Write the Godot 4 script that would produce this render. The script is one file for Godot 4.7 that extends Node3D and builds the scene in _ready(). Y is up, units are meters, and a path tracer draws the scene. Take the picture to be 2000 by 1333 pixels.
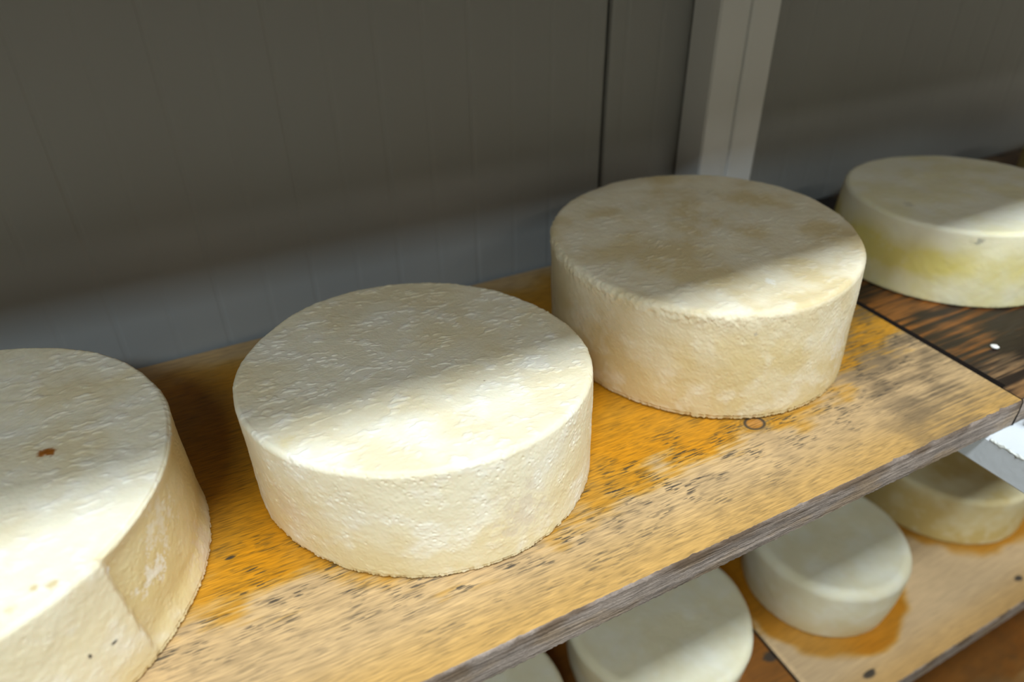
extends Node3D
# A cheese ripening rack: wheels of pale cheese on stained plank shelves against a cold-room panel wall.
# x runs along the shelf, y is up (0 = top of the main shelf), z comes out of the wall towards the viewer.

const DEPTH := 0.3934          # depth of the planks
const THICK := 0.026           # thickness of the planks
const LOW := -0.426            # top of the shelf below
const LOWEST := -0.852         # top of the third shelf
const HIGH := 0.402            # top of the shelf above the frame

func _ready() -> void:
	# ---- camera
	var cam := Camera3D.new()
	cam.name = "camera"
	var ca := CameraAttributesPhysical.new()
	ca.frustum_focal_length = 24.4958
	ca.frustum_focus_distance = 0.47
	ca.exposure_aperture = 4.0
	ca.frustum_near = 0.02
	ca.frustum_far = 50.0
	cam.attributes = ca
	cam.fov = 52.2
	add_child(cam)
	cam.position = Vector3(-0.1783, 0.3536, 0.6046)
	cam.rotation = Vector3(deg_to_rad(-33.0058), deg_to_rad(-26.6086), deg_to_rad(-0.8737))
	cam.current = true
	# ---- environment
	var env := Environment.new()
	env.background_mode = Environment.BG_COLOR
	env.background_color = Color(0.02, 0.02, 0.02)
	env.tonemap_mode = Environment.TONE_MAPPER_LINEAR
	env.tonemap_exposure = 1.12
	env.sdfgi_enabled = true
	env.ssao_enabled = true
	env.ssil_enabled = true
	var we := WorldEnvironment.new()
	we.name = "world_environment"
	we.environment = env
	add_child(we)
	# ---- lamps: three batten fittings, the low left one unseen and placed for its light
	ceiling_light("white ceiling batten lamp nearest the rack, above the row of cheeses", Vector3(0.12, 1.33, 0.80), Vector2(1.4, 0.15), 2.6, Color(0.90, 0.95, 1.0))
	ceiling_light("short white batten lamp, unseen, set low on made-up rods to light the left", Vector3(-0.65, 0.98, 1.12), Vector2(0.4, 0.09), 1.0, Color(0.87, 0.95, 1.0), 0.36)
	ceiling_light("white ceiling batten lamp at the right, farthest from the rack", Vector3(0.8, 1.33, 1.83), Vector2(1.2, 0.11), 0.4, Color(1.0, 0.98, 0.94))
	room()
	shelves()
	cheeses()
	details()

# ------------------------------------------------------------------ helpers
func tag(o: Node3D, label: String, category: String, group := "") -> void:
	o.set_meta("label", label)
	o.set_meta("category", category)
	if group != "":
		o.set_meta("group", group)

func thing(called: String, label: String, category: String, at: Vector3, group := "") -> Node3D:
	var o := Node3D.new()
	o.name = called
	add_child(o, true)
	o.position = at
	tag(o, label, category, group)
	return o

func put(called: String, mesh: Mesh, parent: Node, mat: Material = null, at := Vector3.ZERO) -> MeshInstance3D:
	var o := MeshInstance3D.new()
	o.name = called
	o.mesh = mesh
	if mat:
		for s in mesh.get_surface_count():
			o.set_surface_override_material(s, mat)
	o.position = at
	parent.add_child(o, true)
	return o

func box_mesh(size: Vector3, bevel := 0.002) -> ArrayMesh:
	# a box with chamfered edges, centred
	var st := SurfaceTool.new()
	st.begin(Mesh.PRIMITIVE_TRIANGLES)
	st.set_smooth_group(-1)
	var h := size * 0.5
	var b := minf(bevel, minf(h.x, minf(h.y, h.z)) * 0.9)
	for ax in 3:
		var u := (ax + 1) % 3
		var v := (ax + 2) % 3
		for s in [-1.0, 1.0]:
			var q := []
			for c in [[-1, -1], [1, -1], [1, 1], [-1, 1]]:
				var p := Vector3()
				p[ax] = s * h[ax]
				p[u] = c[0] * (h[u] - b)
				p[v] = c[1] * (h[v] - b)
				q.append(p)
			_face(st, q)
		for su in [-1.0, 1.0]:
			for sv in [-1.0, 1.0]:
				var q := []
				for c in [[-1, 0], [1, 0], [1, 1], [-1, 1]]:
					var p := Vector3()
					p[ax] = c[0] * (h[ax] - b)
					p[u] = su * (h[u] - (b if c[1] == 0 else 0.0))
					p[v] = sv * (h[v] - (0.0 if c[1] == 0 else b))
					q.append(p)
				_face(st, q)
	for sx in [-1.0, 1.0]:
		for sy in [-1.0, 1.0]:
			for sz in [-1.0, 1.0]:
				_face(st, [Vector3(sx * h.x, sy * (h.y - b), sz * (h.z - b)), Vector3(sx * (h.x - b), sy * h.y, sz * (h.z - b)), Vector3(sx * (h.x - b), sy * (h.y - b), sz * h.z)])
	st.generate_normals()
	return st.commit()

func _face(st: SurfaceTool, q: Array) -> void:
	# a convex face seen from outside a body round the origin: put clockwise
	var mid := Vector3()
	for p in q:
		mid += p
	var n: Vector3 = (q[1] - q[0]).cross(q[2] - q[0])
	if n.dot(mid) > 0.0:
		q.reverse()
	for k in range(1, q.size() - 1):
		st.add_vertex(q[0])
		st.add_vertex(q[k])
		st.add_vertex(q[k + 1])

func grid(am: ArrayMesh, pts: PackedVector3Array, nu: int, nv: int, flip: bool, uvs := PackedVector2Array(), cols := PackedColorArray(), closed := false, poles := false) -> void:
	# rows j (nv) of nu points; smooth normals from the neighbours
	var nor := PackedVector3Array()
	nor.resize(nu * nv)
	var sg := -1.0 if flip else 1.0
	for j in nv:
		var ja := maxi(j - 1, 0)
		var jb := mini(j + 1, nv - 1)
		for i in nu:
			var ia := i - 1
			var ib := i + 1
			if closed:
				if ia < 0:
					ia = nu - 2
				if ib >= nu:
					ib = 1
			else:
				ia = maxi(ia, 0)
				ib = mini(ib, nu - 1)
			var n: Vector3 = (pts[j * nu + ib] - pts[j * nu + ia]).cross(pts[jb * nu + i] - pts[ja * nu + i]) * sg
			nor[j * nu + i] = n.normalized()
	if poles:
		for i in nu:
			nor[i] = Vector3.DOWN
			nor[(nv - 1) * nu + i] = Vector3.UP
	var idx := PackedInt32Array()
	idx.resize((nu - 1) * (nv - 1) * 6)
	var k := 0
	for j in nv - 1:
		for i in nu - 1:
			var a := j * nu + i
			var b := a + 1
			var c := a + nu
			var d := c + 1
			if flip:
				idx[k] = a; idx[k + 1] = b; idx[k + 2] = d
				idx[k + 3] = a; idx[k + 4] = d; idx[k + 5] = c
			else:
				idx[k] = a; idx[k + 1] = d; idx[k + 2] = b
				idx[k + 3] = a; idx[k + 4] = c; idx[k + 5] = d
			k += 6
	var arr := []
	arr.resize(Mesh.ARRAY_MAX)
	arr[Mesh.ARRAY_VERTEX] = pts
	arr[Mesh.ARRAY_NORMAL] = nor
	if uvs.size() > 0:
		arr[Mesh.ARRAY_TEX_UV] = uvs
	if cols.size() > 0:
		arr[Mesh.ARRAY_COLOR] = cols
	arr[Mesh.ARRAY_INDEX] = idx
	am.add_surface_from_arrays(Mesh.PRIMITIVE_TRIANGLES, arr)

func noise(sd: int, freq: float, octaves := 3, kind := FastNoiseLite.TYPE_SIMPLEX_SMOOTH) -> FastNoiseLite:
	var n := FastNoiseLite.new()
	n.seed = sd
	n.noise_type = kind
	n.frequency = freq
	n.fractal_type = FastNoiseLite.FRACTAL_FBM if octaves > 1 else FastNoiseLite.FRACTAL_NONE
	n.fractal_octaves = octaves
	return n

func field(sd: int, w: int, h: int, ww: int, hh: int, freq: float, octaves := 2) -> PackedByteArray:
	# a noise picture drawn at w x h and stretched to ww x hh: streaks along the longer stretch
	var im := noise(sd, freq, octaves).get_image(w, h)
	im.convert(Image.FORMAT_L8)
	if w != ww or h != hh:
		im.resize(ww, hh, Image.INTERPOLATE_CUBIC)
	return im.get_data()

func plain(albedo: Color, rough := 0.6, metal := 0.0) -> StandardMaterial3D:
	var m := StandardMaterial3D.new()
	m.albedo_color = albedo
	m.roughness = rough
	m.metallic = metal
	return m

# ------------------------------------------------------------------ lamps
func ceiling_light(label: String, at: Vector3, size: Vector2, energy: float, color: Color, drop := 0.0) -> void:
	var t := thing("ceiling_light", label, "lamp", at, "ceiling batten lamps")
	put("housing", box_mesh(Vector3(size.x + 0.06, 0.03, size.y + 0.04), 0.004), t, plain(Color(0.85, 0.85, 0.85), 0.5), Vector3(0, 0.005, 0))
	var m := plain(Color(0.9, 0.9, 0.9), 0.4)
	m.emission_enabled = true
	m.emission = color
	m.emission_energy_multiplier = 2.0
	put("diffuser", box_mesh(Vector3(size.x, 0.012, size.y), 0.004), t, m, Vector3(0, -0.016, 0))
	if drop > 0.0:
		for sx in [-0.4, 0.4]:
			put("added_rod", box_mesh(Vector3(0.008, drop, 0.008), 0.001), t, plain(Color(0.7, 0.7, 0.7), 0.4, 0.6), Vector3(size.x * sx, 0.02 + drop * 0.5, 0))  # rods made up to carry the lamp set low for its light
	var l := AreaLight3D.new()
	l.name = "glow"
	l.area_size = size
	l.light_energy = energy
	l.light_color = color
	l.area_range = 8.0
	l.area_attenuation = 2.0
	l.shadow_enabled = true
	l.position = Vector3(0, -0.03, 0)
	l.rotation.x = -PI / 2
	t.add_child(l)

# ------------------------------------------------------------------ room
func structure(called: String, size: Vector3, at: Vector3, m: Material) -> void:
	var o := put(called, box_mesh(size, 0.003), self, m, at)
	o.set_meta("kind", "structure")

func room() -> void:
	var white := plain(Color(0.88, 0.84, 0.76), 0.6)
	structure("floor", Vector3(4.2, 0.08, 3.0), Vector3(0.25, -1.29, 1.2), plain(Color(0.33, 0.29, 0.24), 0.5))
	structure("ceiling", Vector3(4.2, 0.08, 3.0), Vector3(0.25, 1.40, 1.2), white)
	structure("wall_left", Vector3(0.08, 2.61, 2.68), Vector3(-1.72, 0.055, 1.3), white)
	structure("wall_right", Vector3(0.08, 2.61, 2.68), Vector3(2.26, 0.055, 1.3), white)
	structure("wall_front", Vector3(4.06, 2.61, 0.08), Vector3(0.27, 0.055, 2.6), white)
	# back wall: sheet-metal sandwich panels with shallow ribs
	var wall := Node3D.new()
	wall.name = "wall_back"
	wall.set_meta("kind", "structure")
	add_child(wall)
	var m := plain(Color(0.58, 0.59, 0.585), 0.42)
	m.normal_enabled = true
	var nt := NoiseTexture2D.new()
	var fn := noise(5, 0.03, 3)
	nt.width = 256
	nt.height = 256
	nt.seamless = true
	nt.as_normal_map = true
	nt.bump_strength = 1.0
	nt.noise = fn
	m.normal_texture = nt
	m.normal_scale = 0.08
	m.uv1_triplanar = true
	m.uv1_scale = Vector3(9, 1.5, 9)
	put("panel", panel_mesh(-1.68, -0.7665), wall, m)
	put("panel", panel_mesh(-0.7625, 0.2352), wall, m)
	put("panel", panel_mesh(0.2388, 1.2365), wall, m)
	put("panel", panel_mesh(1.2405, 2.22), wall, m)
	put("backing", box_mesh(Vector3(3.98, 2.61, 0.03)), wall, plain(Color(0.2, 0.2, 0.19), 0.8), Vector3(0.27, 0.055, -0.033))

func panel_mesh(xa: float, xb: float) -> ArrayMesh:
	# cross-section along x with lines every 42.5 mm, extruded upwards
	var prof := PackedVector2Array()
	prof.append(Vector2(xa, -0.018))
	prof.append(Vector2(xa, -0.0075))
	prof.append(Vector2(xa + 0.0012, -0.0045))
	prof.append(Vector2(xa + 0.004, -0.0035))
	var k := int(ceil((xa + 0.012 + 0.0825) / 0.0426))
	while true:
		var x := -0.0825 + k * 0.0426
		if x > xb - 0.012:
			break
		var deep := 0.00045 if posmod(k, 2) == 0 else 0.00025
		prof.append(Vector2(x - 0.0034, -0.0035))
		prof.append(Vector2(x - 0.0012, -0.0035 - deep))
		prof.append(Vector2(x + 0.0012, -0.0035 - deep))
		prof.append(Vector2(x + 0.0034, -0.0035))
		k += 1
	prof.append(Vector2(xb - 0.004, -0.0035))
	prof.append(Vector2(xb - 0.0012, -0.0045))
	prof.append(Vector2(xb, -0.0075))
	prof.append(Vector2(xb, -0.018))
	var st := SurfaceTool.new()
	st.begin(Mesh.PRIMITIVE_TRIANGLES)
	st.set_smooth_group(-1)
	for i in prof.size() - 1:
		var a := prof[i]
		var b := prof[i + 1]
		var q := [Vector3(a.x, -1.25, a.y), Vector3(b.x, -1.25, b.y), Vector3(b.x, 1.36, b.y), Vector3(a.x, 1.36, a.y)]
		for t in [[0, 2, 1], [0, 3, 2]]:
			for c in t:
				st.add_vertex(q[c])
	st.generate_normals()
	return st.commit()

# ------------------------------------------------------------------ wood
func lerp_line(line: Array, x: float) -> float:
	if x <= line[0].x:
		return line[0].y
	for k in range(1, line.size()):
		if x <= line[k].x:
			return lerpf(line[k - 1].y, line[k].y, (x - line[k - 1].x) / (line[k].x - line[k - 1].x))
	return line[-1].y

# Wood of one plank: colour and relief, laid along x (0..len) and z (0..DEPTH).
func wood(w: int, h: int, x0: float, length: float, sd: int, s: Dictionary) -> StandardMaterial3D:
	var g1 := field(sd, maxi(w / 48, 8), h, w, h, 0.11, 3)          # long streaks
	var g2 := field(sd + 1, w / 14, h, w, h, 0.30, 2)              # short grain
	var g3 := field(sd + 2, w / 13, h, w, h, 0.42, 1)              # pores
	var b1 := field(sd + 3, w / 8, h / 8, w, h, 0.030, 3)          # large blotches
	var b2 := field(sd + 4, w / 6, h / 4, w, h, 0.045, 3)          # patches
	var d1 := field(sd + 5, w / 11, h, w, h, 0.30, 2)           # mould dashes
	var d2 := field(sd + 6, w / 4, h / 2, w, h, 0.05, 3)
	var pale: Color = s.pale
	var orange: Color = s.orange
	var dark: Color = s.dark
	var mould := Color(0.20, 0.18, 0.16)
	var line: Array = s.line
	var halos: Array = s.get("halos", [])
	var knots: Array = s.get("knots", [])
	var spots: Array = s.get("spots", [])
	var dirt: Array = s.get("dirt", [])
	var grime: float = s.grime
	var dirt_from: float = s.get("dirt_from", 0.85)
	var mz: float = s.get("mould_share", 1.0)
	var grainy: float = s.get("grain", 1.0)
	var rgb := PackedByteArray()
	rgb.resize(w * h * 3)
	var hi := PackedByteArray()
	hi.resize(w * h)
	var edge := PackedFloat32Array()
	var dirty := PackedFloat32Array()
	for i in w:
		var xx := x0 + length * (i + 0.5) / w
		edge.append(lerp_line(line, xx))
		dirty.append(lerp_line(dirt, xx) if dirt.size() > 0 else 0.0)
	var k := 0
	for j in h:
		var z := DEPTH * (j + 0.5) / h
		var front := smoothstep(0.345, 0.392, z)
		for i in w:
			var x := x0 + length * (i + 0.5) / w
			var v1 := g1[k] / 255.0
			var v2 := g2[k] / 255.0
			var v3 := g3[k] / 255.0
			var p1 := b1[k] / 255.0
			var p2 := b2[k] / 255.0
			var d := z - edge[i] + (p2 - 0.5) * 0.05 + (v1 - 0.5) * 0.02
			var o := clampf(0.5 - d / 0.036, 0.0, 1.0)
			o = o * o * (3.0 - 2.0 * o)
			for q in halos:
				var dd: float = Vector2(x - q.x, z - q.y).length() - q.z + (p2 - 0.5) * 0.02
				o = maxf(o, 1.0 - smoothstep(-0.004, 0.010, dd))
			o *= (0.80 + 0.40 * (p1 - 0.3)) * smoothstep(0.005, 0.06, z + (p2 - 0.5) * 0.03)
			o = maxf(clampf(o, 0.0, 1.0), front * 0.30)
			var r := lerpf(pale.r, orange.r, o)
			var g := lerpf(pale.g, orange.g, o)
			var b := lerpf(pale.b, orange.b, o)
			# long, soft darker streaks and short grain
			var t := 0.90 + grainy * (0.13 * (v1 - 0.4) + 0.16 * (v2 - 0.5) + 0.10 * (v3 - 0.5)) + 0.10 * (p1 - 0.5)
			# grey worn patches
			var gp := clampf((p2 - 0.5) * 2.2 - 0.1, 0.0, 1.0) * grime * (1.0 - 0.6 * o) + dirty[i] * clampf((p1 * 0.6 + p2 * 0.6 + v1 * 0.9 + v2 * 0.4 - dirt_from - 0.2) * 1.9, 0.0, 1.0)
			gp = clampf(gp, 0.0, 0.95)
			r = lerpf(r, dark.r, gp)
			g = lerpf(g, dark.g, gp)
			b = lerpf(b, dark.b, gp)
			# mould dashes along the grain, thickest where the stain ends
			var near := exp(-pow((z - edge[i]) / 0.045, 2.0)) * mz
			var cl := clampf((d2[k] / 255.0 - 0.40) * 3.2, 0.0, 1.0)
			t -= clampf((0.40 - v3) * 3.5, 0.0, 1.0) * 0.15 * grainy * (0.4 + 0.6 * o)
			var mm := clampf((d1[k] / 255.0 - 0.56) * 9.0, 0.0, 1.0) * (0.95 * near + 0.07 * mz) * cl * (0.5 + 0.5 * clampf((v2 - 0.25) * 3.0, 0.0, 1.0))
			# thin dark grain lines
			mm = maxf(mm, clampf((0.32 - v2) * 4.0, 0.0, 1.0) * 0.40 * grainy * (0.15 + 0.2 * o + near))
			for q in knots:
				var kx: float = (x - q.x) / q.z
				var kz: float = (z - q.y) / (q.z * 0.8)
				var kr: float = sqrt(kx * kx + kz * kz) + (p2 - 0.5) * 0.25
				if kr < 2.4:
					var ring := exp(-pow((kr - 1.0) / 0.17, 2.0))
					mm = maxf(mm, ring * 0.9)
					if kr < 1.0:
						r = lerpf(r, q.w * 0.60, 0.35)
						g = lerpf(g, q.w * 0.36, 0.35)
						b = lerpf(b, q.w * 0.20, 0.35)
					else:
						mm = maxf(mm, (0.5 + 0.5 * sin(kr * 14.0)) * 0.25 * (2.4 - kr))
			for q in spots:
				var sr: float = Vector2((x - q.x) / q.z, (z - q.y) / q.w).length() + (p2 - 0.5) * 0.9 + (v2 - 0.5) * 0.5
				mm = maxf(mm, (1.0 - smoothstep(0.6, 1.15, sr)) * 0.85)
			mm = clampf(mm, 0.0, 0.92)
			r = lerpf(r * t, mould.r, mm)
			g = lerpf(g * t, mould.g, mm)
			b = lerpf(b * t, mould.b, mm)
			rgb[k * 3] = clampi(int(r * 255.0), 0, 255)
			rgb[k * 3 + 1] = clampi(int(g * 255.0), 0, 255)
			rgb[k * 3 + 2] = clampi(int(b * 255.0), 0, 255)
			hi[k] = clampi(int((0.55 + 0.35 * (v2 - 0.5) + 0.25 * (v3 - 0.5) + 0.2 * (v1 - 0.5) - 0.25 * mm) * 255.0), 0, 255)
			k += 1
	return wood_material(w, h, rgb, hi, s.get("rough", 0.55), 0.035)

func wood_material(w: int, h: int, rgb: PackedByteArray, hi: PackedByteArray, rough: float, relief: float) -> StandardMaterial3D:
	var im := Image.create_from_data(w, h, false, Image.FORMAT_RGB8, rgb)
	var ih := Image.create_from_data(w, h, false, Image.FORMAT_L8, hi)
	im.generate_mipmaps()
	var m := StandardMaterial3D.new()
	m.albedo_texture = ImageTexture.create_from_image(im)
	m.roughness = rough
	m.metallic_specular = 0.4
	m.heightmap_enabled = true
	m.heightmap_texture = ImageTexture.create_from_image(ih)
	m.heightmap_scale = relief
	m.texture_repeat = true
	return m

# Sawn, weathered edge of a plank
func edge_wood(w: int, h: int, sd: int) -> StandardMaterial3D:
	var g1 := field(sd, w / 40, h, w, h, 0.10, 3)
	var g2 := field(sd + 1, w / 10, h, w, h, 0.25, 2)
	var g3 := field(sd + 2, w / 2, h, w, h, 0.4, 1)
	var b1 := field(sd + 3, w / 4, h / 2, w, h, 0.030, 3)
	var rgb := PackedByteArray()
	rgb.resize(w * h * 3)
	var hi := PackedByteArray()
	hi.resize(w * h)
	var k := 0
	for j in h:
		var v := (j + 0.5) / h
		for i in w:
			var v1 := g1[k] / 255.0
			var v2 := g2[k] / 255.0
			var v3 := g3[k] / 255.0
			var p := b1[k] / 255.0
			var t := 0.80 + 0.35 * (v1 - 0.5) + 0.30 * (v2 - 0.5) + 0.18 * (v3 - 0.5)
			var warm := clampf((p - 0.45) * 3.0, 0.0, 1.0)
			var top := (1.0 - smoothstep(0.05, 0.45, v + (v1 - 0.5) * 0.3)) * (0.25 + 0.75 * clampf((p - 0.35) * 3.0, 0.0, 1.0))
			var r := lerpf(0.75, 0.75, warm) * t
			var g := lerpf(0.68, 0.65, warm) * t
			var b := lerpf(0.62, 0.54, warm) * t
			r = lerpf(r, 0.30, top * 0.7)
			g = lerpf(g, 0.23, top * 0.7)
			b = lerpf(b, 0.17, top * 0.7)
			rgb[k * 3] = clampi(int(r * 255.0), 0, 255)
			rgb[k * 3 + 1] = clampi(int(g * 255.0), 0, 255)
			rgb[k * 3 + 2] = clampi(int(b * 255.0), 0, 255)
			hi[k] = clampi(int((0.5 + 0.5 * (v2 - 0.5) + 0.5 * (v1 - 0.5) + 0.3 * (v3 - 0.5)) * 255.0), 0, 255)
			k += 1
	return wood_material(w, h, rgb, hi, 0.8, 0.05)

# A plank from xl(z) to xr(z); its ends may be cut at a slant, its front edge is chipped.
var shade_dark_end := plain(Color(0.17, 0.13, 0.10), 0.9)  # sawn ends near-black: shade of the joint gap put into their colour

func plank_mesh(xl: Array, xr: Array, top: Material, edge: Material, x0: float, length: float, sd: int, seg: int, tongue := false) -> ArrayMesh:
	var am := ArrayMesh.new()
	var nz := noise(sd, 45.0, 3)
	var nf := noise(sd + 9, 220.0, 2)
	# rows of the cross-section: z, y
	var rows_top := []
	for k in 9:
		rows_top.append(Vector2(0.001 + (DEPTH - 0.0025) * k / 8.0, 0.0))
	if tongue:
		rows_top.insert(8, Vector2(0.3735, 0.0))
		rows_top.insert(9, Vector2(0.3745, 0.0))
	var rows_front := [Vector2(DEPTH - 0.0015, 0.0), Vector2(DEPTH - 0.0003, -0.0010), Vector2(DEPTH, -0.0030), Vector2(DEPTH, -0.011), Vector2(DEPTH - 0.0002, -0.019), Vector2(DEPTH - 0.0002, -THICK + 0.0015), Vector2(DEPTH - 0.0014, -THICK)]
	var rows_bottom := [Vector2(DEPTH - 0.0014, -THICK), Vector2(0.2, -THICK), Vector2(0.001, -THICK)]
	var rows_back := [Vector2(0.001, -THICK), Vector2(0.001, 0.0)]
	var mats := [top, edge, top, edge]
	var ends := [[], []]
	for part in 4:
		var rows: Array = [rows_top, rows_front, rows_bottom, rows_back][part]
		var pts := PackedVector3Array()
		var uvs := PackedVector2Array()
		for r in rows:
			var a := lerpf(xl[0], xl[1], r.x / DEPTH)
			var b := lerpf(xr[0], xr[1], r.x / DEPTH)
			if tongue and r.x > 0.374:
				a -= 0.0056
			for i in seg + 1:
				var x := lerpf(a, b, float(i) / seg)
				var z: float = r.x
				var y: float = r.y
				if z > DEPTH - 0.003:
					var chip := maxf(nz.get_noise_2d(x, 3.0) - 0.25, 0.0) * 0.0035
					var fine := nf.get_noise_2d(x, y * 3.0) * 0.00045
					if y > -0.004:
						z -= chip * (1.0 + y / 0.004) + fine
						y -= chip * 0.5 if y < -0.0005 else 0.0
					elif y < -0.02:
						z += fine
						y += nf.get_noise_2d(x, 7.0) * 0.0006 - maxf(nz.get_noise_2d(x, 9.0) - 0.3, 0.0) * 0.004
					else:
						z += nz.get_noise_2d(x * 0.3, y * 2.0) * 0.0008 + fine * 0.7
				pts.append(Vector3(x, y, z))
				if part == 1 or part == 3:
					uvs.append(Vector2((x - x0) / length, clampf(-y / THICK, 0.0, 1.0)))
				else:
					uvs.append(Vector2((x - x0) / length, z / DEPTH))
			if part == 1 or part == 0:
				ends[0].append(pts[pts.size() - seg - 1])
				ends[1].append(pts[pts.size() - 1])
		grid(am, pts, seg + 1, rows.size(), false, uvs)
		am.surface_set_material(part, mats[part])
	# sawn ends
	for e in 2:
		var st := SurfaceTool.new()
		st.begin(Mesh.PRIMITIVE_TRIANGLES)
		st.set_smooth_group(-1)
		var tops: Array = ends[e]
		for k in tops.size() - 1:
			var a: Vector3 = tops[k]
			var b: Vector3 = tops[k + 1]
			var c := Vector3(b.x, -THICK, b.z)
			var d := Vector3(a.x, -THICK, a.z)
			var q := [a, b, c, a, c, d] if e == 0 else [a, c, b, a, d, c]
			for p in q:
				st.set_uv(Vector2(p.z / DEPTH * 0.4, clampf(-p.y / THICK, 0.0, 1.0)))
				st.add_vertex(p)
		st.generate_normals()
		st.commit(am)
		am.surface_set_material(am.get_surface_count() - 1, shade_dark_end)
	return am

func shelves() -> void:
	var edge := edge_wood(2048, 72, 900)
	var main := wood(2048, 880, -0.5, 0.91, 11, {
		"pale": Color(0.82, 0.68, 0.48), "orange": Color(0.80, 0.53, 0.06), "dark": Color(0.42, 0.35, 0.26), "grime": 0.2,
		"line": [Vector2(-0.5, 0.300), Vector2(-0.25, 0.292), Vector2(-0.177, 0.288), Vector2(-0.10, 0.325), Vector2(0.006, 0.330), Vector2(0.10, 0.322), Vector2(0.20, 0.318), Vector2(0.31, 0.300), Vector2(0.40, 0.27)],
		"dirt": [Vector2(0.12, 0.0), Vector2(0.26, 0.30), Vector2(0.32, 0.75), Vector2(0.40, 0.85)],
		"knots": [Vector4(0.1790, 0.3130, 0.0082, 1.15)],
		"spots": [Vector4(0.262, 0.299, 0.007, 0.004), Vector4(-0.207, 0.258, 0.004, 0.002)]})
	var second := wood(1024, 440, 0.39, 0.9, 37, {
		"pale": Color(0.66, 0.52, 0.36), "orange": Color(0.56, 0.30, 0.07), "dirt_from": 0.62, "dark": Color(0.13, 0.09, 0.07), "grime": 0.9, "rough": 0.42,
		"line": [Vector2(0.39, 0.34), Vector2(1.3, 0.34)], "dirt": [Vector2(0.39, 1.2), Vector2(0.60, 1.1), Vector2(0.9, 0.6)], "mould_share": 0.8})
	var lower := wood(1024, 440, 0.33, 0.9, 53, {
		"pale": Color(0.85, 0.72, 0.54), "orange": Color(0.74, 0.47, 0.06), "dark": Color(0.45, 0.36, 0.26), "grime": 0.12,
		"line": [Vector2(0.33, 0.22), Vector2(0.48, 0.23), Vector2(0.60, 0.235), Vector2(1.2, 0.25)], "mould_share": 0.12, "grain": 0.45,
		"halos": [Vector3(0.4475, 0.243, 0.112), Vector3(0.744, 0.20, 0.128)],
		"spots": [Vector4(0.402, 0.370, 0.010, 0.004), Vector4(0.690, 0.368, 0.006, 0.003)]})
	var worn := wood(1024, 440, -0.57, 0.9, 71, {
		"pale": Color(0.62, 0.46, 0.26), "orange": Color(0.56, 0.33, 0.08), "dark": Color(0.30, 0.21, 0.13), "grime": 0.5,
		"line": [Vector2(-0.57, 0.36), Vector2(0.4, 0.36)], "mould_share": 0.4, "grain": 0.7, "spots": [Vector4(0.3155, 0.300, 0.012, 0.009), Vector4(0.990, 0.312, 0.013, 0.013), Vector4(0.87, 0.30, 0.03, 0.008)]})
	var t: MeshInstance3D
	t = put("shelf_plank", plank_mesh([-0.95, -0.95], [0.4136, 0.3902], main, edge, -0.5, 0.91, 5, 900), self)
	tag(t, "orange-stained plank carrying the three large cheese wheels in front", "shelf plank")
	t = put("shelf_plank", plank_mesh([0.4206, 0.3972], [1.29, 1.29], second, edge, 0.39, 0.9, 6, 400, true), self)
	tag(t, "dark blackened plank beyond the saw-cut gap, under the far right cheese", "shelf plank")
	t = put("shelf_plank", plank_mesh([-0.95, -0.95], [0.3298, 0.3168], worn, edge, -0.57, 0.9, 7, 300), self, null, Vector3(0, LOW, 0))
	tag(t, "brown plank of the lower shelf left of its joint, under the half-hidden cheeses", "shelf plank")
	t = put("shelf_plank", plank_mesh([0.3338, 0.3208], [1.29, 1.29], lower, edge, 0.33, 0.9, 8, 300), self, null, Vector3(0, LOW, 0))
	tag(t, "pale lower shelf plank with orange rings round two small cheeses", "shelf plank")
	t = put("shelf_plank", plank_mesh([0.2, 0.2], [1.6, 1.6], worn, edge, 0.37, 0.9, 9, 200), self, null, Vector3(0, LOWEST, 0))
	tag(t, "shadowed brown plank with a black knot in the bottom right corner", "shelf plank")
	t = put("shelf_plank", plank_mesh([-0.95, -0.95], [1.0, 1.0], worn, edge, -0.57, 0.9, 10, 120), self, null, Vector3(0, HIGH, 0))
	tag(t, "plank of the topmost shelf that shades the cheeses, above the picture", "shelf plank")

	# white steel upright with its bracket arms, at the joint of the planks
	var paint := plain(Color(0.84, 0.85, 0.85), 0.38)
	var ft := NoiseTexture2D.new()
	ft.width = 256
	ft.height = 256
	ft.seamless = true
	ft.as_normal_map = true
	ft.bump_strength = 2.0
	ft.noise = noise(8, 0.05, 3)
	paint.normal_enabled = true
	paint.normal_texture = ft
	paint.normal_scale = 0.15
	paint.uv1_triplanar = true
	paint.uv1_scale = Vector3(8, 8, 8)
	var up := thing("shelf_upright", "white painted steel upright against the panel wall behind the second largest cheese", "upright", Vector3(0.376, LOWEST, 0.0))
	for lv in [LOWEST, LOW, 0.0]:
		put("post", upright_mesh((HIGH if lv == 0.0 else -LOW) - THICK * 2.4), up, paint, Vector3(0, lv - LOWEST + 0.0004, 0))
	for lv in [LOW, 0.0, HIGH]:
		var front: float = 0.372 if lv != 0.0 else 0.52
		var arm := put("bracket_arm", box_mesh(Vector3(0.078, 0.030, front), 0.0025), up, paint, Vector3(0.023, lv - LOWEST - THICK - 0.0155, front * 0.5))
		if lv == 0.0:
			put("end_lip", box_mesh(Vector3(0.004, 0.0215, 0.12), 0.0015), arm, paint, Vector3(0.002, 0.0255, 0.197))
			put("chipped_paint", scuff_mesh(), arm, plain(Color(0.86, 0.86, 0.82), 0.8), Vector3(-0.039, 0.0145, 0.0))

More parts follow.
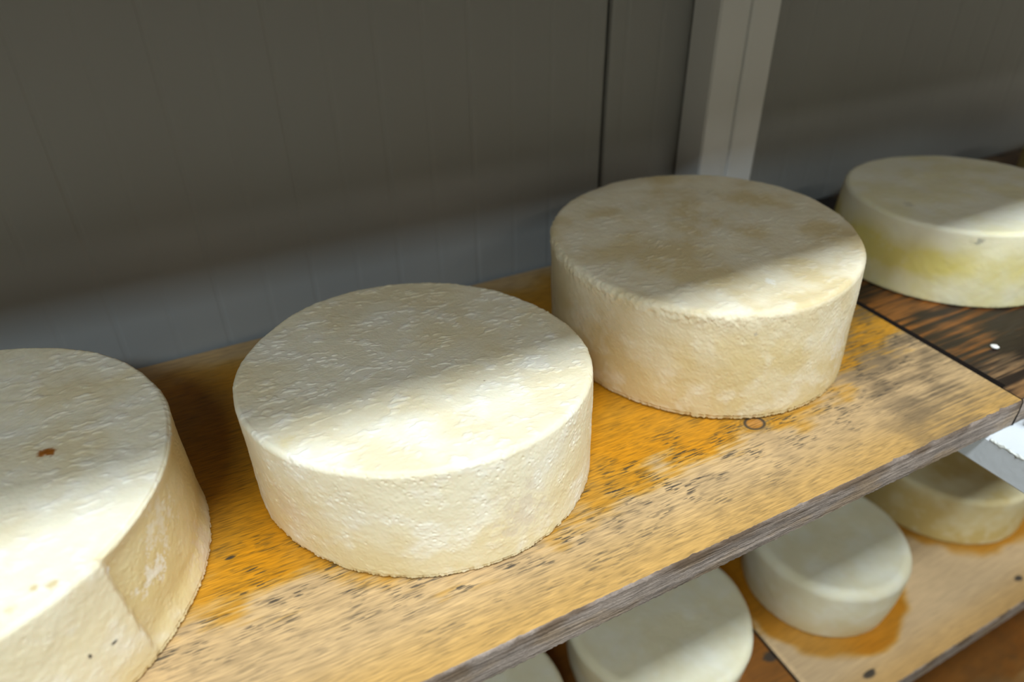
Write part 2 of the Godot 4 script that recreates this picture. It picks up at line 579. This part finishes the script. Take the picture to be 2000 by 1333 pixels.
func upright_mesh(h: float) -> ArrayMesh:
	# folded steel channel: a box face on the left, a seam, a flange on the right
	var prof := [Vector2(-0.040, 0.0), Vector2(-0.040, 0.037), Vector2(-0.0385, 0.0395), Vector2(-0.034, 0.0400), Vector2(-0.012, 0.0400), Vector2(-0.0025, 0.0385), Vector2(-0.0005, 0.0350), Vector2(0.001, 0.0350), Vector2(0.0025, 0.0380), Vector2(0.005, 0.0390), Vector2(0.037, 0.0390), Vector2(0.0395, 0.0375), Vector2(0.040, 0.034), Vector2(0.040, 0.0)]
	var st := SurfaceTool.new()
	st.begin(Mesh.PRIMITIVE_TRIANGLES)
	st.set_smooth_group(-1)
	for i in prof.size():
		var a: Vector2 = prof[i]
		var b: Vector2 = prof[(i + 1) % prof.size()]
		var q := [Vector3(a.x, 0, a.y), Vector3(b.x, 0, b.y), Vector3(b.x, h, b.y), Vector3(a.x, h, a.y)]
		for t in [[0, 2, 1], [0, 3, 2]]:
			for c in t:
				st.add_vertex(q[c])
	for i in range(1, prof.size() - 1):
		for y in [0.0, h]:
			var q := [Vector3(prof[0].x, y, prof[0].y), Vector3(prof[i].x, y, prof[i].y), Vector3(prof[i + 1].x, y, prof[i + 1].y)]
			if y == 0.0:
				q.reverse()
			for p in q:
				st.add_vertex(p)
	st.generate_normals()
	return st.commit()

func scuff_mesh() -> ArrayMesh:
	# ragged ridge of thick, chipped paint along the arm's upper left edge
	var am := ArrayMesh.new()
	var n := noise(21, 90.0, 3)
	var pts := PackedVector3Array()
	var cnt := 160
	for j in 9:
		for i in cnt + 1:
			var z := 0.135 + 0.124 * i / cnt
			var a := TAU * j / 8.0
			var r := 0.0012 + 0.0022 * maxf(n.get_noise_2d(z * 1.5, a * 0.012), -0.35)
			if i == 0 or i == cnt:
				r = 0.0001
			pts.append(Vector3(cos(a) * r * 0.7, sin(a) * r, z))
	grid(am, pts, cnt + 1, 9, true)
	return am

# ------------------------------------------------------------------ cheese
# c: at, rt, rb, h, tilt, shape (harmonics), fillet, seg, side, top, and how rough and coloured
func cheese_mesh(sd: int, c: Dictionary) -> ArrayMesh:
	var rt: float = c.rt
	var rb: float = c.rb
	var h: float = c.h
	var f: float = c.fillet
	var tilt: Vector2 = c.get("tilt", Vector2.ZERO)
	var hs: Array = c.get("shape", [0, 0, 0, 0, 0, 0])
	var seg: int = c.seg
	var side: int = c.side
	var tops: int = c.tops
	var bulge: float = c.get("bulge", 0.0)
	var dome: float = c.get("dome", 0.0)
	var lump: float = c.get("lump", 0.0006)
	var flake: float = c.get("flake", 0.0004)
	var pit: float = c.get("pit", 0.0)
	var grainy: float = c.get("grain", 0.00012)
	var ragged: float = c.get("ragged", 0.0008)
	var ripple: float = c.get("ripple", 0.0)
	var spots: Array = c.get("spots", [])
	var bumps: Array = c.get("bumps", [])
	var crease: Vector2 = c.get("crease", Vector2(99, 0))
	var band: float = c.get("band", 0.0)
	var n1 := noise(sd, 14.0, 2)
	var n2 := noise(sd + 1, 95.0, 3)
	var n3 := noise(sd + 2, 420.0, 2)
	var nfl := noise(sd + 3, 110.0, 2)
	var np := noise(sd + 4, 260.0, 1, FastNoiseLite.TYPE_CELLULAR)
	np.cellular_return_type = FastNoiseLite.RETURN_DISTANCE
	np.cellular_jitter = 1.0
	var nc := noise(sd + 5, 16.0, 3)
	var nd := noise(sd + 6, 45.0, 3)
	var nr := noise(sd + 7, 130.0, 3)
	var base: Color = c.get("cream", Color(0.85, 0.765, 0.56))
	var yellow: Color = c.get("yellow", Color(0.76, 0.61, 0.33))
	var white: Color = c.get("white", Color(0.89, 0.84, 0.72))
	var ymix: float = c.get("ymix", 0.5)
	# profile rows: kind (0 bottom, 1 side, 2 fillet, 3 top), parameter
	var prof := []
	prof.append(Vector2(0, 0.0))
	prof.append(Vector2(0, 0.86))
	prof.append(Vector2(0, 0.985))
	for k in side + 1:
		prof.append(Vector2(1, float(k) / side))
	for k in range(1, 9):
		prof.append(Vector2(2, k / 9.0))
	for k in tops + 1:
		prof.append(Vector2(3, 1.0 - float(k) / tops))
	var nu := seg + 1
	var nv := prof.size()
	var at_spots := []
	var pts := PackedVector3Array()
	pts.resize(nu * nv)
	var cols := PackedColorArray()
	cols.resize(nu * nv)
	var cs := PackedFloat32Array()
	var sn := PackedFloat32Array()
	var kt := PackedFloat32Array()
	var kb := PackedFloat32Array()
	for i in nu:
		var a := TAU * (i % seg) / seg
		cs.append(cos(a))
		sn.append(sin(a))
		kt.append(rt * (1.0 + hs[0] * cos(2 * a) + hs[1] * sin(2 * a) + hs[2] * cos(3 * a) + hs[3] * sin(3 * a)))
		kb.append(rb * (1.0 + hs[4] * cos(2 * a) + hs[5] * sin(2 * a)))
	for q in spots:
		# lay the spots of the side on the surface itself
		var c2: Dictionary = q.duplicate()
		if c2.at.y < h - f - 0.001:
			var a := fposmod(atan2(c2.at.z, c2.at.x), TAU)
			var i := int(a / TAU * seg)
			var hh: float = c2.at.y / h
			var rr := lerpf(kb[i], kt[i], hh) + bulge * sin(PI * hh)
			c2.at = Vector3(cos(a) * rr, c2.at.y, sin(a) * rr)
		at_spots.append(c2)
	for j in nv:
		var kind := int(prof[j].x)
		var s: float = prof[j].y
		for i in nu:
			var ca := cs[i]
			var sa := sn[i]
			var r := 0.0
			var y := 0.0
			var nrm := Vector3(ca, 0, sa)
			var up := 0.0
			var topy := h + (tilt.x * ca + tilt.y * sa) * kt[i]
			if kind == 0:
				r = kb[i] * s
				y = 0.0006
				if s > 0.93:
					y = 0.0005
				nrm = Vector3.ZERO
			elif kind == 1:
				y = lerpf(0.0012, topy - f, s)
				r = lerpf(kb[i], kt[i], s) + bulge * sin(PI * s)
				if s < 0.03:
					r -= ragged * 1.3 * absf(nr.get_noise_3d(ca * rb, 0.3, sa * rb))
					y += absf(n3.get_noise_3d(ca * rb * 0.6, 0.7, sa * rb * 0.6)) * ragged * 2.0
			elif kind == 2:
				var q := s * PI * 0.5
				r = kt[i] - f + f * cos(q)
				y = topy - f + f * sin(q)
				nrm = Vector3(ca * cos(q), sin(q), sa * cos(q))
				up = sin(q)
			else:
				r = (kt[i] - f) * s
				y = h + (tilt.x * ca + tilt.y * sa) * r + dome * (1.0 - s * s)
				nrm = Vector3.UP
				up = 1.0
			var p := Vector3(ca * r, y, sa * r)
			var v1 := n1.get_noise_3dv(p)
			var v2 := n2.get_noise_3dv(p)
			var v3 := n3.get_noise_3dv(p)
			var vc := nc.get_noise_3dv(p)
			var vd := nd.get_noise_3dv(p)
			var flk := 0.0
			var d := lump * v1 * 1.5 + lump * 0.35 * v2 + grainy * v3
			# flaky wrinkles of the pressed cloth, mostly on the top
			if flake > 0.0:
				var fl := nfl.get_noise_3d(p.x * 0.75 + v1 * 0.004, p.y * 1.6, p.z * 1.6 + v2 * 0.002)
				var msk := clampf(0.5 + 1.8 * vd, 0.0, 1.0)
				flk = smoothstep(0.02, 0.34, fl) * msk * (0.35 + 0.65 * up)
				d += flake * flk
			if pit > 0.0 and up < 0.85 and kind > 0:
				var dist := np.get_noise_3d(p.x + v2 * 0.0012, p.y * 1.5 + v3 * 0.0006, p.z + v2 * 0.0012) + 1.0
				var where := clampf(0.25 + 1.5 * vd + 1.1 * v2 + (p.y / h - 0.6) * 1.1, 0.0, 1.0)
				d -= pit * (1.0 - smoothstep(0.08, 0.40, dist)) * where
			if ripple > 0.0 and up < 0.95:
				d += ripple * nr.get_noise_3d(p.x * 1.3, p.y * 0.9, p.z * 1.3) * smoothstep(0.0, -0.7, ca) * exp(-pow((p.y - topy + f) / 0.006, 2.0))
			# colour
			var m := clampf(0.5 + vc * 1.6 + vd * 0.5, 0.0, 1.0) * ymix
			if up < 0.6 and kind > 0:
				var low := 1.0 - p.y / h
				m = clampf(m * (0.5 + 0.5 * low) + low * 1.1 * ymix + band * exp(-pow((p.y / h - 0.52) / 0.2, 2.0)) * (0.85 + 0.4 * vc), 0.0, 1.0)
			var col := base.lerp(yellow, m)
			var wv := clampf(vd * 1.8 - vc * 1.2, 0.0, 1.0) * 0.45 * (1.0 - 0.75 * band)
			col = col.lerp(white, clampf(wv + flk * 0.2, 0.0, 1.0))
			if crease.x < 90.0 and kind >= 1 and kind < 3:
				var th := atan2(sa, ca) + (1.0 - p.y / h) * 0.05 + v2 * 0.01
				var t := smoothstep(crease.x + 0.02, crease.x - 0.015, th) * smoothstep(-0.35, 0.15, th)
				t *= smoothstep(0.0, 0.25, (h - p.y) / h + 0.05) * smoothstep(-0.02, 0.22, p.y / h)
				d -= crease.y * t
				col = col.lerp(Color(0.70, 0.54, 0.24), 0.75 * t)
			for q in bumps:
				var e: float = (p - q.at).length() / q.r
				if e < 1.5:
					d += q.h * (1.0 - smoothstep(0.4, 1.2, e + v2 * 0.3))
			for q in at_spots:
				var w: Vector3 = (p - q.at) / q.r
				if w.length_squared() < 4.0:
					var e: float = w.length() + v2 * q.get("rag", 0.8) + v3 * q.get("rag", 0.8) * 0.6
					col = col.lerp(q.c, q.get("a", 1.0) * (1.0 - smoothstep(q.get("soft", 0.7), 1.15, e)))
			pts[j * nu + i] = p + nrm * d
			cols[j * nu + i] = col
	var am := ArrayMesh.new()
	grid(am, pts, nu, nv, true, PackedVector2Array(), cols, true, true)
	return am

var rind: StandardMaterial3D

func cheese(label: String, at: Vector3, sd: int, c: Dictionary, group: String) -> void:
	if rind == null:
		rind = StandardMaterial3D.new()
		rind.vertex_color_use_as_albedo = true
		rind.roughness = 0.62
		rind.metallic_specular = 0.35
		rind.subsurf_scatter_enabled = true
		rind.subsurf_scatter_strength = 0.06
	var o := put("cheese_wheel", cheese_mesh(sd, c), self, rind, at)
	tag(o, label, "cheese", group)

func cheeses() -> void:
	var up := "cheese wheels on the upper shelf"
	var low := "cheese wheels on the lower shelf"
	var brown := Color(0.36, 0.12, 0.015)
	var tan_spot := Color(0.62, 0.44, 0.16)
	cheese("cream cheese wheel cut off by the left picture edge, small brown spot on top", Vector3(-0.3453, 0, 0.2174), 100, {
		"rt": 0.1321, "rb": 0.1335, "h": 0.0914, "tilt": Vector2(-0.0161, -0.0227), "shape": [-0.0022, 0.0078, -0.0078, -0.0034, -0.0062, -0.005],
		"fillet": 0.0035, "seg": 1300, "side": 110, "tops": 130, "lump": 0.0007, "flake": 0.00045, "pit": 0.00035, "ragged": 0.0012, "ymix": 0.55, "crease": Vector2(0.83, 0.0042),
		"spots": [{"at": Vector3(0.0907, 0.0757, 0.0961), "r": 0.0022, "c": Color(0.93, 0.91, 0.86), "rag": 0.2}, {"at": Vector3(0.0644, 0.0914, 0.0045), "r": Vector3(0.0052, 0.02, 0.0034), "c": brown, "rag": 0.7}, {"at": Vector3(0.0700, 0.089, 0.1042), "r": 0.003, "c": tan_spot, "a": 0.7}, {"at": Vector3(0.0625, 0.089, 0.1026), "r": 0.0018, "c": tan_spot, "a": 0.7}, {"at": Vector3(0.054, 0.089, 0.1110), "r": 0.0025, "c": tan_spot, "a": 0.4},
			{"at": Vector3(0.0807, 0.0378, 0.1049), "r": Vector3(0.0020, 0.0011, 0.0020), "c": Color(0.02, 0.02, 0.02), "rag": 0.4}, {"at": Vector3(0.071, 0.0424, 0.1116), "r": Vector3(0.0010, 0.0019, 0.0010), "c": Color(0.03, 0.02, 0.02), "rag": 0.4},
			{"at": Vector3(0.1172, 0.0631, 0.061), "r": 0.014, "c": Color(0.86, 0.80, 0.68), "a": 0.5, "rag": 2.0, "soft": 0.2}, {"at": Vector3(0.1062, 0.046, 0.079), "r": 0.009, "c": Color(0.90, 0.85, 0.75), "a": 0.7, "rag": 2.2, "soft": 0.2}, {"at": Vector3(0.1266, 0.006, 0.035), "r": 0.02, "c": Color(0.72, 0.58, 0.45), "a": 0.5, "soft": 0.2}],
		"bumps": [{"at": Vector3(0.0907, 0.0757, 0.0961), "r": 0.0016, "h": 0.0012}]}, up)
	cheese("cream cheese wheel second from the left, a bright band of lamplight across its flaky top", Vector3(-0.0588, 0, 0.2183), 200, {
		"rt": 0.1200, "rb": 0.1219, "h": 0.0817, "tilt": Vector2(-0.0451, 0.0166), "shape": [0.0093, -0.002, -0.0012, 0.011, -0.0142, 0.0198],
		"fillet": 0.0038, "seg": 1200, "side": 120, "tops": 170, "lump": 0.0006, "flake": 0.00055, "pit": 0.00055, "ragged": 0.0014, "ymix": 0.5,
		"spots": [{"at": Vector3(-0.0596, 0.083, 0.097), "r": 0.0016, "c": tan_spot, "a": 0.7}, {"at": Vector3(-0.0804, 0.083, 0.086), "r": 0.002, "c": tan_spot, "a": 0.6}, {"at": Vector3(-0.1004, 0.085, 0.054), "r": 0.007, "c": Color(0.78, 0.62, 0.28), "a": 0.5, "soft": 0.2},
			{"at": Vector3(0.0308, 0.0817, 0.0453), "r": 0.0012, "c": Color(0.4, 0.28, 0.18), "a": 0.8},
			{"at": Vector3(0.0194, 0.0334, 0.1195), "r": 0.020, "c": Color(0.66, 0.54, 0.40), "a": 0.55, "soft": 0.1, "rag": 1.2}, {"at": Vector3(-0.1080, 0.038, 0.055), "r": 0.02, "c": Color(0.70, 0.54, 0.38), "a": 0.45, "soft": 0.1}]}, up)
	cheese("tall tan-topped cheese wheel in front of the white upright", Vector3(0.2213, 0, 0.1815), 300, {
		"rt": 0.1322, "rb": 0.1312, "h": 0.1031, "tilt": Vector2(0.0234, -0.0255), "shape": [0.0032, -0.0064, 0.0104, -0.0046, -0.0310, 0.0052],
		"fillet": 0.0055, "seg": 760, "side": 100, "tops": 110, "lump": 0.0006, "flake": 0.00035, "pit": 0.0003, "grain": 0.0002, "ragged": 0.0016, "ripple": 0.0013, "ymix": 0.85,
		"cream": Color(0.80, 0.70, 0.49), "yellow": Color(0.68, 0.53, 0.27), "white": Color(0.84, 0.76, 0.58),
		"spots": [{"at": Vector3(-0.0147, 0.1031, 0.0939), "r": 0.004, "c": Color(0.92, 0.88, 0.76), "a": 0.6, "rag": 1.6}, {"at": Vector3(0.0432, 0.0409, 0.1263), "r": 0.014, "c": Color(0.84, 0.77, 0.66), "a": 0.5, "soft": 0.1, "rag": 1.8}, {"at": Vector3(0.0248, 0.1031, -0.0119), "r": 0.03, "c": Color(0.84, 0.77, 0.60), "a": 0.35, "soft": 0.0, "rag": 2.5}, {"at": Vector3(-0.0515, 0.0807, 0.1221), "r": 0.0016, "c": Color(0.5, 0.42, 0.3), "a": 0.8}]}, up)
	cheese("smooth whitish cheese wheel with a yellow band, standing on the blackened plank", Vector3(0.5624, 0, 0.1903), 400, {
		"rt": 0.1120, "rb": 0.1140, "h": 0.0812, "tilt": Vector2(0.0308, 0.0103), "shape": [0.0053, -0.0016, 0.005, 0.0134, 0.002, 0.0029],
		"fillet": 0.0050, "seg": 420, "side": 50, "tops": 60, "lump": 0.0006, "flake": 0.0001, "ragged": 0.0005, "bulge": 0.001, "ymix": 0.35, "band": 0.95,
		"cream": Color(0.86, 0.81, 0.62), "yellow": Color(0.74, 0.62, 0.19), "white": Color(0.90, 0.87, 0.74),
		"spots": [{"at": Vector3(-0.0792, 0.0790, -0.0008), "r": 0.005, "c": Color(0.50, 0.46, 0.34), "a": 0.45, "rag": 1.2}, {"at": Vector3(-0.0805, 0.0709, 0.0782), "r": 0.0035, "c": Color(0.34, 0.33, 0.26), "a": 0.7}]}, up)
	cheese("dim yellow cheese wheel at the far right edge, behind the whitish one", Vector3(0.892, 0, 0.2), 500, {
		"rt": 0.115, "rb": 0.117, "h": 0.085, "fillet": 0.008, "seg": 240, "side": 24, "tops": 24, "lump": 0.0006, "flake": 0.0, "ymix": 0.9, "cream": Color(0.70, 0.56, 0.26), "yellow": Color(0.60, 0.44, 0.14)}, up)
	# shelf below
	var pale := {"cream": Color(0.78, 0.73, 0.54), "yellow": Color(0.70, 0.60, 0.33), "white": Color(0.82, 0.79, 0.65)}
	cheese("small lower-shelf cheese wheel right of the plank joint, bright front rim", Vector3(0.4500, LOW, 0.2400), 600, {
		"rt": 0.0985, "rb": 0.0915, "h": 0.0890, "fillet": 0.012, "dome": -0.005, "bulge": 0.002, "seg": 320, "side": 40, "tops": 50, "lump": 0.0006, "flake": 0.0, "ragged": 0.0004, "ymix": 0.4}.merged(pale), low)
	cheese("lower-shelf cheese wheel just left of the plank joint, cut off below", Vector3(0.191, LOW, 0.229), 700, {
		"rt": 0.1072, "rb": 0.0998, "h": 0.0842, "fillet": 0.010, "seg": 320, "side": 40, "tops": 50, "lump": 0.0006, "flake": 0.0, "ragged": 0.0004, "ymix": 0.4}.merged(pale), low)
	cheese("lower-shelf cheese wheel of which only a pale sliver shows under the plank edge", Vector3(-0.0492, LOW, 0.2308), 800, {
		"rt": 0.105, "rb": 0.102, "h": 0.080, "fillet": 0.008, "seg": 320, "side": 40, "tops": 50, "lump": 0.0006, "flake": 0.0, "ragged": 0.0004, "ymix": 0.3}.merged(pale), low)
	cheese("lower-shelf cheese wheel farthest right, below the white bracket arm", Vector3(0.7444, LOW, 0.1998), 850, {
		"rt": 0.1166, "rb": 0.1191, "h": 0.0797, "fillet": 0.008, "dome": -0.006, "seg": 320, "side": 40, "tops": 50, "lump": 0.0006, "flake": 0.0, "ragged": 0.0004, "ymix": 0.9, "cream": Color(0.70, 0.61, 0.36), "yellow": Color(0.58, 0.44, 0.17), "white": Color(0.74, 0.68, 0.46)}, low)

func details() -> void:
	# crumb of curd lying on the blackened plank
	var am := ArrayMesh.new()
	var n := noise(77, 160.0, 2)
	var pts := PackedVector3Array()
	for j in 13:
		for i in 25:
			var a := TAU * (i % 24) / 24.0
			var b := PI * (j / 12.0 - 0.5)
			var p := Vector3(cos(a) * cos(b), sin(b) * 0.45, sin(a) * cos(b)) * 0.0033
			pts.append(p * (1.0 + 0.5 * n.get_noise_3dv(p)))
	grid(am, pts, 25, 13, true, PackedVector2Array(), PackedColorArray(), true)
	var o := put("curd_crumb", am, self, plain(Color(0.93, 0.92, 0.88), 0.4), Vector3(0.4443, 0.0018, 0.3342))
	tag(o, "tiny white crumb of curd lying on the blackened plank", "crumb")
